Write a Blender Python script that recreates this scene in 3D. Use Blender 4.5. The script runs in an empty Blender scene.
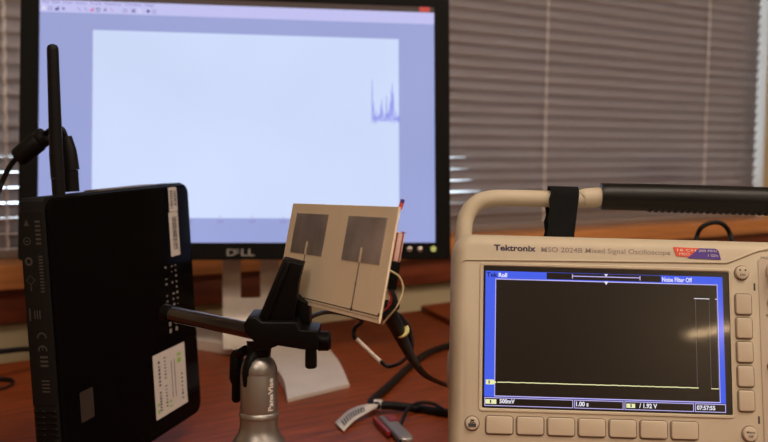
import bpy, bmesh, math, random
from mathutils import Vector, Matrix
random.seed(7)
SC = bpy.context.scene
COL = SC.collection

# ---------------------------------------------------------------- camera
FPX, CXP, CYP, HZ, ROLL, CAMZ = 1000.0, 384.0, 221.0, 145.0, 0.011, 0.264
_th = math.atan((CYP - HZ) / FPX)
FWD = Vector((0, math.cos(_th), -math.sin(_th)))
_up = Vector((0, math.sin(_th), math.cos(_th)))
RGT = Vector((1, 0, 0)) * math.cos(ROLL) + _up * math.sin(ROLL)
UPV = -Vector((1, 0, 0)) * math.sin(ROLL) + _up * math.cos(ROLL)
cam_data = bpy.data.cameras.new('camera')
cam_data.sensor_width = 36
cam_data.lens = 36 * FPX / 768
cam_data.clip_start = 0.02
cam_data.dof.use_dof = True
cam_data.dof.focus_distance = 0.62
cam_data.dof.aperture_fstop = 12.0
cam = bpy.data.objects.new('camera', cam_data)
COL.objects.link(cam)
Mc = Matrix((RGT, UPV, -FWD)).transposed().to_4x4()
Mc.translation = Vector((0, 0, CAMZ))
cam.matrix_world = Mc
SC.camera = cam

# ---------------------------------------------------------------- world, exposure
world = bpy.data.worlds.new('daylight')
SC.world = world
world.use_nodes = True
bg = world.node_tree.nodes['Background']
bg.inputs[0].default_value = (0.74, 0.84, 1.0, 1)
bg.inputs[1].default_value = 7.0
SC.view_settings.view_transform = 'Standard'
SC.view_settings.look = 'None'
SC.view_settings.gamma = 1
SC.view_settings.use_curve_mapping = False
SC.view_settings.exposure = 0.0
LAMP = 24.0            # ceiling diffuser emission
LAMPCOL = (1.0, 0.83, 0.66, 1)

# room frame: U runs along the window wall, N points into the room
P0 = Vector((0.1, 1.86, 0))
U = Vector((0.802, 0.597, 0)).normalized()
N = Vector((U.y, -U.x, 0))
def room(s, t, z):
    return P0 + U * s + N * t + Vector((0, 0, z))
RM = Matrix((U, N, Vector((0, 0, 1)))).transposed().to_4x4()

# ---------------------------------------------------------------- materials
def mat(name, col, rough=0.5, metal=0.0, coat=0.0, noise=0.0, nscale=40.0, bump=0.0, bscale=200.0, spec=0.5, stretch=None):
    m = bpy.data.materials.new(name)
    m.use_nodes = True
    nt = m.node_tree
    b = nt.nodes['Principled BSDF']
    b.inputs['Base Color'].default_value = (*col, 1)
    b.inputs['Roughness'].default_value = rough
    b.inputs['Metallic'].default_value = metal
    b.inputs['Coat Weight'].default_value = coat
    b.inputs['Specular IOR Level'].default_value = spec
    tc = nt.nodes.new('ShaderNodeTexCoord')
    mp = nt.nodes.new('ShaderNodeMapping')
    nt.links.new(tc.outputs['Object'], mp.inputs[0])
    if stretch:
        mp.inputs['Scale'].default_value = stretch
    if noise > 0:
        n = nt.nodes.new('ShaderNodeTexNoise')
        n.inputs['Scale'].default_value = nscale
        n.inputs['Detail'].default_value = 5
        nt.links.new(mp.outputs[0], n.inputs[0])
        r = nt.nodes.new('ShaderNodeValToRGB')
        r.color_ramp.elements[0].position = 0.3
        r.color_ramp.elements[1].position = 0.7
        r.color_ramp.elements[0].color = (*[c * (1 - noise) for c in col], 1)
        r.color_ramp.elements[1].color = (*[min(1, c * (1 + noise)) for c in col], 1)
        nt.links.new(n.outputs[0], r.inputs[0])
        nt.links.new(r.outputs[0], b.inputs['Base Color'])
    if bump > 0:
        n2 = nt.nodes.new('ShaderNodeTexNoise')
        n2.inputs['Scale'].default_value = bscale
        nt.links.new(mp.outputs[0], n2.inputs[0])
        bp = nt.nodes.new('ShaderNodeBump')
        bp.inputs['Strength'].default_value = bump
        bp.inputs['Distance'].default_value = 0.001
        nt.links.new(n2.outputs[0], bp.inputs['Height'])
        nt.links.new(bp.outputs[0], b.inputs['Normal'])
    return m

def emis(name, col, s=1.0, gloss=0.0, rough=0.1):
    m = bpy.data.materials.new(name)
    m.use_nodes = True
    b = m.node_tree.nodes['Principled BSDF']
    b.inputs['Base Color'].default_value = (0.01, 0.01, 0.012, 1)
    b.inputs['Roughness'].default_value = rough
    b.inputs['Specular IOR Level'].default_value = gloss
    b.inputs['Emission Color'].default_value = (*col, 1)
    b.inputs['Emission Strength'].default_value = s
    return m

def lin(r, g, b):
    f = lambda c: (c / 255 / 12.92) if c / 255 <= 0.04045 else ((c / 255 + 0.055) / 1.055) ** 2.4
    return (f(r), f(g), f(b))

M = {}
M['desk'] = mat('mahogany_laminate', (0.215, 0.042, 0.0085), 0.42, spec=.2, noise=0.45, nscale=9, stretch=(1.5, 14, 1), bump=0.05, bscale=60)
M['apron'] = mat('dark_wood', (0.19, 0.038, 0.014), 0.45, noise=0.3, nscale=8, stretch=(1, 12, 12))
M['sill'] = mat('honey_wood', (0.66, 0.26, 0.085), 0.22, noise=0.2, nscale=8, stretch=(1, 14, 14))
M['wall'] = mat('beige_paint', (0.56, 0.44, 0.27), 0.85, noise=0.06, nscale=5, bump=0.2)
M['jamb'] = mat('white_paint', (0.72, 0.69, 0.64), 0.6, noise=0.03, nscale=10)
M['floor'] = mat('grey_carpet', (0.16, 0.13, 0.11), 0.95, noise=0.4, nscale=120, bump=0.5)
M['ceil'] = mat('ceiling_tile', (0.66, 0.62, 0.56), 0.9, noise=0.1, nscale=60)
M['black'] = mat('black_plastic', (0.0025, 0.0022, 0.0022), 0.42, spec=.16, noise=0.1, bump=0.08, bscale=900)
M['bezel'] = mat('monitor_black_plastic', (0.0035, 0.003, 0.0027), 0.5, spec=.12, noise=0.15, bump=0.1, bscale=900)
M['gloss'] = mat('piano_black', (0.0035, 0.003, 0.003), 0.10, noise=0.1, coat=0.0, spec=0.05)
M['gloss'].node_tree.nodes['Principled BSDF'].inputs['IOR'].default_value = 1.13
M['rubber'] = mat('black_rubber', (0.0038, 0.0034, 0.0036), 0.5, spec=.22, noise=0.1, bump=0.1, bscale=600)
M['matteblk'] = mat('matte_black', (0.0060, 0.0055, 0.0053), 0.6, spec=.2, noise=0.1, bump=0.15, bscale=900)
M['silver'] = mat('satin_silver', (0.66, 0.58, 0.52), 0.45, metal=0.25, noise=0.05, bump=0.05, bscale=900)
M['steel'] = mat('brushed_metal', (0.36, 0.335, 0.32), 0.40, metal=0.9, noise=0.04, nscale=30, bump=0.05, bscale=400)
M['beige'] = mat('instrument_beige', (0.56, 0.475, 0.355), 0.55, noise=0.04, nscale=30, bump=0.15, bscale=1500)
M['key'] = mat('key_beige', (0.57, 0.475, 0.36), 0.5, noise=0.03, nscale=30, bump=0.1, bscale=1500)
M['rim'] = mat('key_shadow_gap', (0.22, 0.165, 0.13), 0.8, noise=0.1)
M['panel2'] = mat('instrument_panel_beige', (0.53, 0.44, 0.35), 0.55, noise=0.04, nscale=30)
M['grip'] = mat('soft_black_grip', (0.005, 0.004, 0.0038), 0.42, spec=.35, noise=0.1, bump=0.1, bscale=700)
M['strap'] = mat('woven_strap', (0.005, 0.005, 0.0055), 0.9, spec=.2, noise=0.4, nscale=900, bump=0.6, bscale=1200)
M['board'] = mat('tan_laminate', (0.80, 0.68, 0.51), 0.6, noise=0.05, nscale=25, bump=0.05, bscale=600)
M['patch'] = mat('tinned_metal', (0.50, 0.45, 0.43), 0.42, metal=0.85, noise=0.35, nscale=28, bump=0.35, bscale=50)
M['slot'] = mat('board_slot', (0.66, 0.54, 0.40), 0.6, noise=0.05)
M['line'] = mat('dark_trace', (0.05, 0.03, 0.028), 0.5, noise=0.1)
M['paper'] = mat('label_paper', (0.62, 0.57, 0.54), 0.7, noise=0.04, nscale=200)
M['ink'] = mat('label_ink', (0.05, 0.05, 0.055), 0.7, noise=0.1)
M['green'] = mat('label_green', (0.30, 0.50, 0.12), 0.7, noise=0.1)
M['print'] = mat('grey_print', (0.05, 0.044, 0.042), 0.6, noise=0.05)
M['printl'] = mat('light_print', (0.26, 0.235, 0.22), 0.6, noise=0.05)
M['brand'] = mat('dark_violet_print', (0.035, 0.02, 0.06), 0.5, noise=0.05)
M['model'] = mat('grey_violet_print', (0.30, 0.235, 0.22), 0.5, noise=0.05)
M['tagred'] = mat('tag_red', (0.80, 0.10, 0.045), 0.45, noise=0.05)
M['tagpur'] = mat('tag_violet', (0.10, 0.045, 0.32), 0.45, noise=0.05)
M['white'] = mat('white_print', (0.8, 0.75, 0.72), 0.5, noise=0.03)
M['metaldot'] = mat('chrome_button', (0.62, 0.58, 0.54), 0.28, metal=0.8, noise=0.05)
M['led'] = emis('power_light', lin(196, 192, 110), 0.8)
M['red'] = mat('red_plastic', (0.26, 0.012, 0.010), 0.35, noise=0.1)
M['cream'] = mat('cream_wire', (0.62, 0.50, 0.30), 0.45, noise=0.05)
M['yellow'] = mat('yellow_tie', (0.72, 0.64, 0.26), 0.5, noise=0.05)
M['pinkish'] = mat('module_white', (0.66, 0.48, 0.42), 0.55, noise=0.1, nscale=200)
M['heat'] = mat('white_sleeve', (0.66, 0.56, 0.50), 0.5, noise=0.05)
M['greyplastic'] = mat('grey_plastic', (0.17, 0.15, 0.15), 0.4, noise=0.08)
M['cord'] = mat('blind_cord', (0.80, 0.74, 0.70), 0.8, noise=0.1, nscale=300)

def blind_mat():
    m = mat('slat_enamel', (0.375, 0.305, 0.27), 0.38, noise=0.05, nscale=6, stretch=(1, 8, 8))
    nt = m.node_tree
    b = nt.nodes['Principled BSDF']
    out = nt.nodes['Material Output']
    t = nt.nodes.new('ShaderNodeBsdfTranslucent')
    t.inputs[0].default_value = (0.56, 0.52, 0.52, 1)
    mx = nt.nodes.new('ShaderNodeMixShader')
    mx.inputs[0].default_value = 0.25
    nt.links.new(b.outputs[0], mx.inputs[1]); nt.links.new(t.outputs[0], mx.inputs[2])
    nt.links.new(mx.outputs[0], out.inputs[0])
    return m
M['slat'] = blind_mat()

def glass_mat():
    m = bpy.data.materials.new('window_glass'); m.use_nodes = True
    nt = m.node_tree; nt.nodes.clear()
    o = nt.nodes.new('ShaderNodeOutputMaterial'); a = nt.nodes.new('ShaderNodeBsdfTransparent')
    g = nt.nodes.new('ShaderNodeBsdfGlossy'); g.inputs['Roughness'].default_value = 0.02
    f = nt.nodes.new('ShaderNodeFresnel'); f.inputs[0].default_value = 1.45
    a.inputs[0].default_value = (0.93, 0.96, 0.95, 1)
    x = nt.nodes.new('ShaderNodeMixShader')
    nt.links.new(f.outputs[0], x.inputs[0]); nt.links.new(a.outputs[0], x.inputs[1]); nt.links.new(g.outputs[0], x.inputs[2])
    nt.links.new(x.outputs[0], o.inputs[0])
    return m
M['glass'] = glass_mat()

# ---------------------------------------------------------------- helpers
def link(name, mesh, parent=None, smooth=True):
    o = bpy.data.objects.new(name, mesh)
    COL.objects.link(o)
    if parent: o.parent = parent
    return o

def obj(name, bm, m, parent=None, smooth=True, angle=40):
    me = bpy.data.meshes.new(name)
    bmesh.ops.recalc_face_normals(bm, faces=bm.faces)
    bm.to_mesh(me); bm.free()
    ms = m if isinstance(m, (list, tuple)) else [m]
    for k in ms: me.materials.append(M[k] if isinstance(k, str) else k)
    if smooth:
        for p in me.polygons: p.use_smooth = True
        try: me.set_sharp_from_angle(angle=math.radians(angle))
        except Exception: pass
    return link(name, me, parent)

def thing(name, label, cat, mw=None, group=None):
    o = bpy.data.objects.new(name, None); COL.objects.link(o)
    o.empty_display_size = 0.01
    if mw is not None:
        o.matrix_world = mw if isinstance(mw, Matrix) else Matrix.Translation(Vector(mw))
    return tag(o, label, cat, group)

def tag(o, label, cat, group=None):
    o['label'] = label; o['category'] = cat
    if group: o['group'] = group
    return o

def struct(o):
    o['kind'] = 'structure'; return o

def frame(origin, x, n):
    """x axis along the face, n the outward normal of the face (towards -y local)"""
    x = Vector(x).normalized(); n = Vector(n); n = (n - x * n.dot(x)).normalized()
    y = -n; z = x.cross(y)
    m = Matrix((x, y, z)).transposed().to_4x4(); m.translation = Vector(origin)
    return m

def box(bm, x0, x1, y0, y1, z0, z1, bev=0.0, seg=2, mi=0, mtx=None):
    nb = bmesh.new()
    bmesh.ops.create_cube(nb, size=1)
    for v in nb.verts:
        v.co = Vector(((x0 + x1) / 2 + v.co.x * (x1 - x0), (y0 + y1) / 2 + v.co.y * (y1 - y0), (z0 + z1) / 2 + v.co.z * (z1 - z0)))
    if bev > 0:
        bmesh.ops.bevel(nb, geom=nb.edges[:], offset=bev, segments=seg, affect='EDGES', profile=0.6)
    merge(bm, nb, mi, mtx)

def merge(bm, nb, mi=0, mtx=None):
    vm = {}
    for v in nb.verts: vm[v] = bm.verts.new(mtx @ v.co if mtx else v.co)
    for f in nb.faces:
        try:
            g = bm.faces.new([vm[v] for v in f.verts]); g.material_index = mi
        except ValueError: pass
    nb.free()

def catmull(pts, n=8):
    pts = [Vector(p) for p in pts]
    if len(pts) < 3: return pts
    P = [pts[0] * 2 - pts[1]] + pts + [pts[-1] * 2 - pts[-2]]
    out = []
    for i in range(1, len(P) - 2):
        for k in range(n):
            t = k / n; a, b, c, d = P[i - 1:i + 3]
            out.append(0.5 * ((2 * b) + (c - a) * t + (2 * a - 5 * b + 4 * c - d) * t * t + (3 * b - 3 * c + d - a) * t ** 3))
    out.append(pts[-1])
    return out

def tube(bm, pts, r, n=12, mi=0, smooth_n=8, cap=True, flat=1.0):
    path = catmull(pts, smooth_n) if smooth_n else [Vector(p) for p in pts]
    rs = r if isinstance(r, (list, tuple)) else None
    L = len(path); rings = []
    t0 = (path[1] - path[0]).normalized()
    a = t0.orthogonal().normalized()
    for i, p in enumerate(path):
        t = (path[min(i + 1, L - 1)] - path[max(i - 1, 0)]).normalized()
        a = (a - t * a.dot(t)).normalized(); b = t.cross(a)
        if rs:
            q = i / (L - 1) * (len(rs) - 1); k = min(int(q), len(rs) - 2); rr = rs[k] + (rs[k + 1] - rs[k]) * (q - k)
        else: rr = r
        rings.append([bm.verts.new(p + (a * math.cos(2 * math.pi * j / n) + b * math.sin(2 * math.pi * j / n) * flat) * rr) for j in range(n)])
    for i in range(L - 1):
        for j in range(n):
            f = bm.faces.new((rings[i][j], rings[i][(j + 1) % n], rings[i + 1][(j + 1) % n], rings[i + 1][j])); f.material_index = mi
    if cap:
        for q in (rings[0][::-1], rings[-1]):
            f = bm.faces.new(q); f.material_index = mi

def lathe(bm, prof, n=40, mi=0, mtx=None):
    """prof: (r, z) from bottom to top"""
    nb = bmesh.new(); rings = []
    for r, z in prof:
        if r < 1e-6: rings.append([nb.verts.new((0, 0, z))])
        else: rings.append([nb.verts.new((r * math.cos(2 * math.pi * j / n), r * math.sin(2 * math.pi * j / n), z)) for j in range(n)])
    for A, B in zip(rings, rings[1:]):
        for j in range(n):
            k = (j + 1) % n
            if len(A) == 1 and len(B) == 1: continue
            if len(A) == 1: nb.faces.new((A[0], B[j], B[k]))
            elif len(B) == 1: nb.faces.new((A[j], A[k], B[0]))
            else: nb.faces.new((A[j], A[k], B[k], B[j]))
    if len(rings[0]) > 1: nb.faces.new(rings[0][::-1])
    if len(rings[-1]) > 1: nb.faces.new(rings[-1])
    merge(bm, nb, mi, mtx)

def rrect(x0, x1, z0, z1, r, n=6):
    if not isinstance(r, (list, tuple)): r = (r,) * 4       # TL TR BR BL
    out = []
    for (cx, cz, a0, rr) in ((x0 + r[0], z1 - r[0], 180, r[0]), (x1 - r[1], z1 - r[1], 90, r[1]), (x1 - r[2], z0 + r[2], 0, r[2]), (x0 + r[3], z0 + r[3], -90, r[3])):
        for k in range(n + 1):
            a = math.radians(a0 - 90 * k / n)
            out.append((cx + rr * math.cos(a), cz + rr * math.sin(a)))
    return out

def loft(bm, loops, mi=0, cap0=True, cap1=True, mtx=None):
    """loops: lists of 3D points, same count"""
    nb = bmesh.new()
    R = [[nb.verts.new(p) for p in l] for l in loops]
    n = len(R[0])
    for A, B in zip(R, R[1:]):
        for j in range(n): nb.faces.new((A[j], A[(j + 1) % n], B[(j + 1) % n], B[j]))
    if cap0: nb.faces.new(R[0][::-1])
    if cap1: nb.faces.new(R[-1])
    merge(bm, nb, mi, mtx)

def inset_poly(pts, d):
    n = len(pts); cx = sum(p[0] for p in pts) / n; cz = sum(p[1] for p in pts) / n
    out = []
    for i in range(n):
        a, b, c = Vector(pts[i - 1]), Vector(pts[i]), Vector(pts[(i + 1) % n])
        e1 = (b - a); e2 = (c - b)
        if e1.length < 1e-9: e1 = e2
        if e2.length < 1e-9: e2 = e1
        n1 = Vector((-e1.y, e1.x)).normalized(); n2 = Vector((-e2.y, e2.x)).normalized()
        m = (n1 + n2)
        m = m.normalized() / max(0.5, m.normalized().dot(n1))
        # pick the side that points to the inside (loops here run clockwise seen from the front)
        out.append((b.x - m.x * d, b.y - m.y * d))
    return out

def area2(p):
    return sum(p[i - 1][0] * p[i][1] - p[i][0] * p[i - 1][1] for i in range(len(p)))

def plate(bm, pts, y0, y1, bev=0.0, mi=0, mtx=None):
    """pts (x,z) outline; front at y0, back at y1, front edge rounded by bev"""
    if area2(pts) > 0: pts = pts[::-1]
    L = []
    if bev > 0:
        for k in range(4):
            a = math.radians(90 * k / 3)
            L.append([(x, y0 + bev * (1 - math.sin(a)), z) for x, z in inset_poly(pts, bev * (1 - math.cos(a)))])
        L = [[(x, y0 + bev * (1 - math.cos(math.radians(90 * k / 3))), z) for x, z in inset_poly(pts, bev * (1 - math.sin(math.radians(90 * k / 3))))] for k in range(4)]
    else:
        L.append([(x, y0, z) for x, z in pts])
    L.append([(x, y1, z) for x, z in pts])
    loft(bm, L, mi, mtx=mtx)

def text(name, s, m, parent, x0, z0, w, h, y=-0.0002, bold=0.0, rot=0, depth=0.00012, space=1.0, mapf=None):
    cu = bpy.data.curves.new(name, 'FONT'); cu.body = s; cu.size = 1; cu.offset = bold; cu.space_character = space
    cu.resolution_u = 3
    to = bpy.data.objects.new('tmp_text', cu); COL.objects.link(to)
    dg = bpy.context.evaluated_depsgraph_get()
    me = bpy.data.meshes.new_from_object(to.evaluated_get(dg))
    bpy.data.objects.remove(to); bpy.data.curves.remove(cu)
    xs = [v.co.x for v in me.vertices]; ys = [v.co.y for v in me.vertices]
    ax, bx, ay, by = min(xs), max(xs), min(ys), max(ys)
    bm = bmesh.new(); bm.from_mesh(me); bpy.data.meshes.remove(me)
    bmesh.ops.remove_doubles(bm, verts=bm.verts, dist=1e-5)
    cr, sr = math.cos(math.radians(rot)), math.sin(math.radians(rot))
    for v in bm.verts:
        px = (v.co.x - ax) / (bx - ax) * w; pz = (v.co.y - ay) / (by - ay) * h
        v.co = Vector((x0 + px * cr - pz * sr, y, z0 + px * sr + pz * cr))
        if mapf: v.co = mapf(v.co)
    return obj(name, bm, m, parent, smooth=False)

def flat(bm, x0, x1, z0, z1, y, mi=0):
    f = bm.faces.new([bm.verts.new((x0, y, z0)), bm.verts.new((x1, y, z0)), bm.verts.new((x1, y, z1)), bm.verts.new((x0, y, z1))])
    f.material_index = mi

def at(px, py, Y):
    """the point of the place seen at a pixel of the photograph at distance Y"""
    d = FWD + RGT * ((px - CXP) / FPX) - UPV * ((py - CYP) / FPX)
    return Vector((0, 0, CAMZ)) + d * (Y / d.y)
def onz(px, py, z=0.0):
    d = FWD + RGT * ((px - CXP) / FPX) - UPV * ((py - CYP) / FPX)
    return Vector((0, 0, CAMZ)) + d * ((z - CAMZ) / d.z)

# ================================================================ THE ROOM
def rbox(name, s0, s1, t0, t1, z0, z1, m, bev=0.0, parent=None):
    bm = bmesh.new(); box(bm, s0, s1, t0, t1, z0, z1, bev)
    o = obj(name, bm, m, parent, smooth=bev > 0)
    if parent is None:
        o.matrix_world = Matrix.Translation(P0) @ RM
    return o
# window wall with its opening (s -1.45..1.04, z 0.067..1.35), wall face at t=0.05
WS0, WS1, WZ0, WZ1, ZF, ZC = -1.45, 1.027, 0.10, 1.35, -0.75, 1.95
bm = bmesh.new()
for a in ((-4.8, WS0, WZ0 - .033, ZC), (WS1, 2.6, WZ0 - .033, ZC), (WS0, WS1, WZ1, ZC)):
    box(bm, a[0], a[1], -0.10, 0.015, a[2], a[3])
box(bm, -4.8, 2.6, -0.10, 0.05, ZF, WZ0 - .0331)
w = obj('wall_back', bm, 'wall', smooth=False); w.matrix_world = Matrix.Translation(P0) @ RM; struct(w)
bm = bmesh.new()   # white lining of the opening
box(bm, WS0, WS0 + 0.004, -0.10, 0.0155, WZ0, WZ1); box(bm, WS1 - 0.004, WS1, -0.10, 0.0155, WZ0, WZ1); box(bm, WS0 + 0.004, WS1 - 0.004, -0.10, 0.0155, WZ1 - 0.004, WZ1)
w = obj('trim_1', bm, 'jamb', smooth=False); w.matrix_world = Matrix.Translation(P0) @ RM; struct(w)
struct(rbox('trim_2', -4.8, 2.6, -0.10, 0.085, WZ0 - 0.033, WZ0, 'sill', 0.004))
struct(rbox('trim_3', -4.8, 2.6, 0.0502, 0.068, 0.020, WZ0 - 0.0332, 'apron', 0.002))
win = bpy.data.objects.new('window_1', None); COL.objects.link(win); win.matrix_world = Matrix.Translation(P0) @ RM; struct(win)
bm = bmesh.new()
for a in ((WS0 + .004, WS0 + .05, WZ0, WZ1 - .004), (WS1 - .03, WS1 - .004, WZ0, WZ1 - .004), (WS0 + .05, WS1 - .03, WZ0, WZ0 + .05), (WS0 + .05, WS1 - .03, WZ1 - .054, WZ1 - .004), (-.23, -.19, WZ0 + .05, WZ1 - .054)):
    box(bm, a[0], a[1], -0.097, -0.085, a[2], a[3])
obj('window_frame', bm, 'jamb', win, smooth=False)
bm = bmesh.new(); box(bm, WS0 + .05, WS1 - .03, -0.093, -0.090, WZ0 + .05, WZ1 - .054)
obj('window_pane', bm, 'glass', win, smooth=False)
struct(rbox('floor', -4.8, 2.6, -0.1, 8.2, ZF - .05, ZF, 'floor'))
struct(rbox('ceiling', -4.8, 2.6, -0.1, 8.2, ZC, ZC + .05, 'ceil'))
struct(rbox('wall_left', -4.85, -4.8, -0.1, 8.2, ZF, ZC, 'wall'))
struct(rbox('wall_right', 2.6, 2.65, -0.1, 8.2, ZF, ZC, 'wall'))
struct(rbox('wall_front', -4.8, 2.6, 8.2, 8.25, ZF, ZC, 'wall'))

# ceiling lights
lampm = emis('lamp_diffuser', LAMPCOL[:3], LAMP)
def ceiling_light(s, t, label, L=1.2, Wd=0.3, lm=None):
    o = thing('ceiling_light', label, 'light', Matrix.Translation(room(s, t, ZC)) @ RM, 'ceiling lights')
    bm = bmesh.new(); box(bm, -L / 2 - .03, L / 2 + .03, -Wd / 2 - .03, Wd / 2 + .03, -0.03, -0.0005, .004); obj('housing', bm, 'jamb', o)
    bm = bmesh.new(); box(bm, -L / 2, L / 2, -Wd / 2, Wd / 2, -0.036, -0.0302); obj('diffuser', bm, lm or lampm, o, smooth=False)
ceiling_light(-0.9, 1.9, 'long ceiling light panel nearest the window above the desk')
ceiling_light(0.9, 2.6, 'long ceiling light panel right of the desk')
ceiling_light(-0.6, 4.4, 'long ceiling light panel in the middle of the room')
ceiling_light(-2.7, 2.4, 'added unseen ceiling light panel left of the desk, brightening the antenna board')  # unseen lamp, added to light the antenna board from the left
ceiling_light(-2.13, 6.45, 'narrow ceiling light strip at the far end of the room', 1.2, 0.07, emis('strip_diffuser', (1.0, .68, .38), 80.0))

# blinds
bl = thing('window_blind', 'closed brown-grey horizontal slat blind hanging in the window', 'blind', Matrix.Translation(P0) @ RM)
bm = bmesh.new()
NS = 30; SL0, SL1 = -1.40, 1.011
nsl = 54
for r in range(nsl):
    zc = WZ0 + 0.024 + r * 0.0215
    jit = random.uniform(-1.5, 1.5)
    prev = None
    for i in range(NS + 1):
        s = SL0 + (SL1 - SL0) * i / NS
        low = max(0.0, 1 - r / 9.0)
        tilt = 66 + jit - 12 * low * (1.0 if s < -0.55 else (0.55 if s < 0.05 else 0.35)) - 3 * low * math.sin(s * 9 + r)
        ga = min(1, max(0, (0.075 - s) / 0.06)) * min(1, max(0, (s + 0.60) / 0.06)) * (1 if r < 7 else 0)
        gb = 0.62 * min(1, max(0, (-0.62 - s) / 0.05)) * (1 if r < 6 else 0)
        gc = max(0, 1 - abs(s - 0.65) / 0.09) * (2.5 if r in (3, 4, 5) else 0)
        tilt = min(tilt, tilt + (53 - tilt) * min(1, max(ga, gb, gc)))
        ta = math.radians(tilt)
        row = []
        for k in range(6):
            q = (k / 5 - 0.5) * 0.025
            cr = 0.0036 * (1 - (2 * k / 5 - 1) ** 2)
            # top edge leans to the room
            row.append(bm.verts.new((s, q * math.cos(ta) - cr * math.sin(ta), zc + q * math.sin(ta) + cr * math.cos(ta))))
        if prev:
            for k in range(5): bm.faces.new((prev[k], row[k], row[k + 1], prev[k + 1]))
        prev = row
slats = obj('slats', bm, 'slat', bl, angle=80)
md = slats.modifiers.new('thick', 'SOLIDIFY'); md.thickness = 0.0003
bm = bmesh.new(); box(bm, SL0, SL1, -0.011, 0.011, WZ0 + 0.0005, WZ0 + 0.012, .002); obj('bottom_rail', bm, 'slat', bl)
bm = bmesh.new(); box(bm, SL0, SL1, -0.02, 0.02, WZ1 - .04, WZ1 - .005, .002); obj('head_rail', bm, 'slat', bl)
for s in (-1.31, -0.785, -0.258, 0.267, 0.792):
    bm = bmesh.new()
    for dx, yy in ((-.0012, 0.0125), (0.0012, 0.0135)):
        pts = []
        for r in range(nsl * 2):
            z = WZ0 + 0.012 + r * 0.01075
            if z > WZ1 - .04: break
            pts.append((s + dx + (0.0022 if r % 2 else -0.0006), yy - (0.004 if r % 2 else 0), z))
        tube(bm, pts, 0.0010, n=5, smooth_n=0)
    obj('ladder_cord', bm, 'cord', bl)
tz = room(0.025, 0.052, WZ0)
ct = thing('cord_tassel', 'small pale blind cord tassel resting on the sill beside the monitor', 'cord', tz)
bm = bmesh.new(); lathe(bm, [(0.002, 0.0), (0.008, 0.002), (0.0095, 0.010), (0.006, 0.018), (0.003, 0.022), (0, 0.0225)]); obj('knob', bm, 'cord', ct)
bm = bmesh.new(); tube(bm, [(0, 0, .022), (-0.002, .002, .03), (-0.012, .0, .034)], 0.0009, n=6); obj('string', bm, 'cord', ct)

# ================================================================ DESK
EA, EB = Vector((-0.446, 1.181, 0)), Vector((0.0595, 1.593, 0))
E = (EB - EA).normalized(); EN = Vector((E.y, -E.x, 0))
desk = thing('desk', 'red-brown mahogany desk top standing in front of the window wall', 'desk', frame((EA.x, EA.y, 0), E, EN))
bm = bmesh.new(); box(bm, -0.95, 1.75, -1.15, 0.0, -0.028, 0.0, .003); obj('desktop', bm, 'desk', desk)
for a in (-.9, 1.7):
    bm = bmesh.new(); box(bm, a - .012, a + .012, -1.1, -.05, ZF, -0.0285, .002); obj('side_panel', bm, 'desk', desk)
bm = bmesh.new(); box(bm, -.85, 1.65, -.10, -.08, -.5, -0.0285, .002); obj('back_panel', bm, 'desk', desk)
# loose board at the back edge
c0 = onz(421, 305.6, .008); c1 = onz(449, 319.5, .008); ex = (c1 - c0).normalized()
ob = thing('wood_board', 'dark red wooden board lying on the desk behind the oscilloscope', 'board', (0, 0, 0))
q = [c0, c0 + ex * .30, c0 + ex * .30 + Vector((.34, .16, 0)), c0 + Vector((.36, .30, 0))]
bm = bmesh.new()
loft(bm, [[(v.x, v.y, .0005) for v in q], [(v.x, v.y, .008) for v in q]])
obj('panel', bm, 'desk', ob, smooth=False)

# ================================================================ MONITOR
MF = frame((-0.1717, 1.2104, 0.2914), (0.988, 0.152, -0.003), (0.151, -0.982, 0.114))
mon = thing('monitor', 'black widescreen monitor on a silver stand showing a pale plot window', 'monitor', MF)
bm = bmesh.new()
o_, i_ = rrect(-.258, .2555, -.1675, .166, .005), rrect(-.237, .237, -.1477, .1477, .0008)
loft(bm, [[(x, .010, z) for x, z in o_], [(x, .001, z) for x, z in o_], [(x, 0.0, z) for x, z in inset_poly(o_, .001)], [(x, 0, z) for x, z in i_], [(x, .003, z) for x, z in i_]], cap0=False, cap1=False)
obj('bezel', bm, 'bezel', mon)
bm = bmesh.new()
loft(bm, [[(x, .0095, z) for x, z in o_], [(x, .028, z) for x, z in inset_poly(o_, .004)], [(x, .05, z) for x, z in inset_poly(o_, .045)]])
obj('back_shell', bm, 'bezel', mon)
SCR = {
    'base': emis('screen_off', (0.004, 0.004, 0.005), 1, .3, .4),
    'bgA': emis('window_periwinkle', lin(152, 162, 215), 1.0, .3, .4),
    'tool': emis('toolbar_lavender', lin(190, 190, 238), 1.0, .3, .4),
    'plot': emis('plot_ground', lin(203, 217, 250), 1.02, .3, .4),
    'title': emis('title_bar_reflection_brown', lin(66, 50, 46), 1.0, .3, .4),  # dark title bar with a brown reflection painted into its emission colour
    'close': emis('close_button_red', lin(200, 80, 70), 1.0),
    'icon': emis('icon_dark_blue', lin(70, 66, 130), 1.0),
    'icon2': emis('icon_grey_lilac', lin(140, 135, 190), 1.0),
    'icon3': emis('icon_pink', lin(205, 120, 165), 1.0),
    'icon4': emis('icon_pale', lin(222, 218, 242), 1.0),
    'trace': emis('trace_violet_blue', lin(132, 130, 232), 1.0),
}
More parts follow.
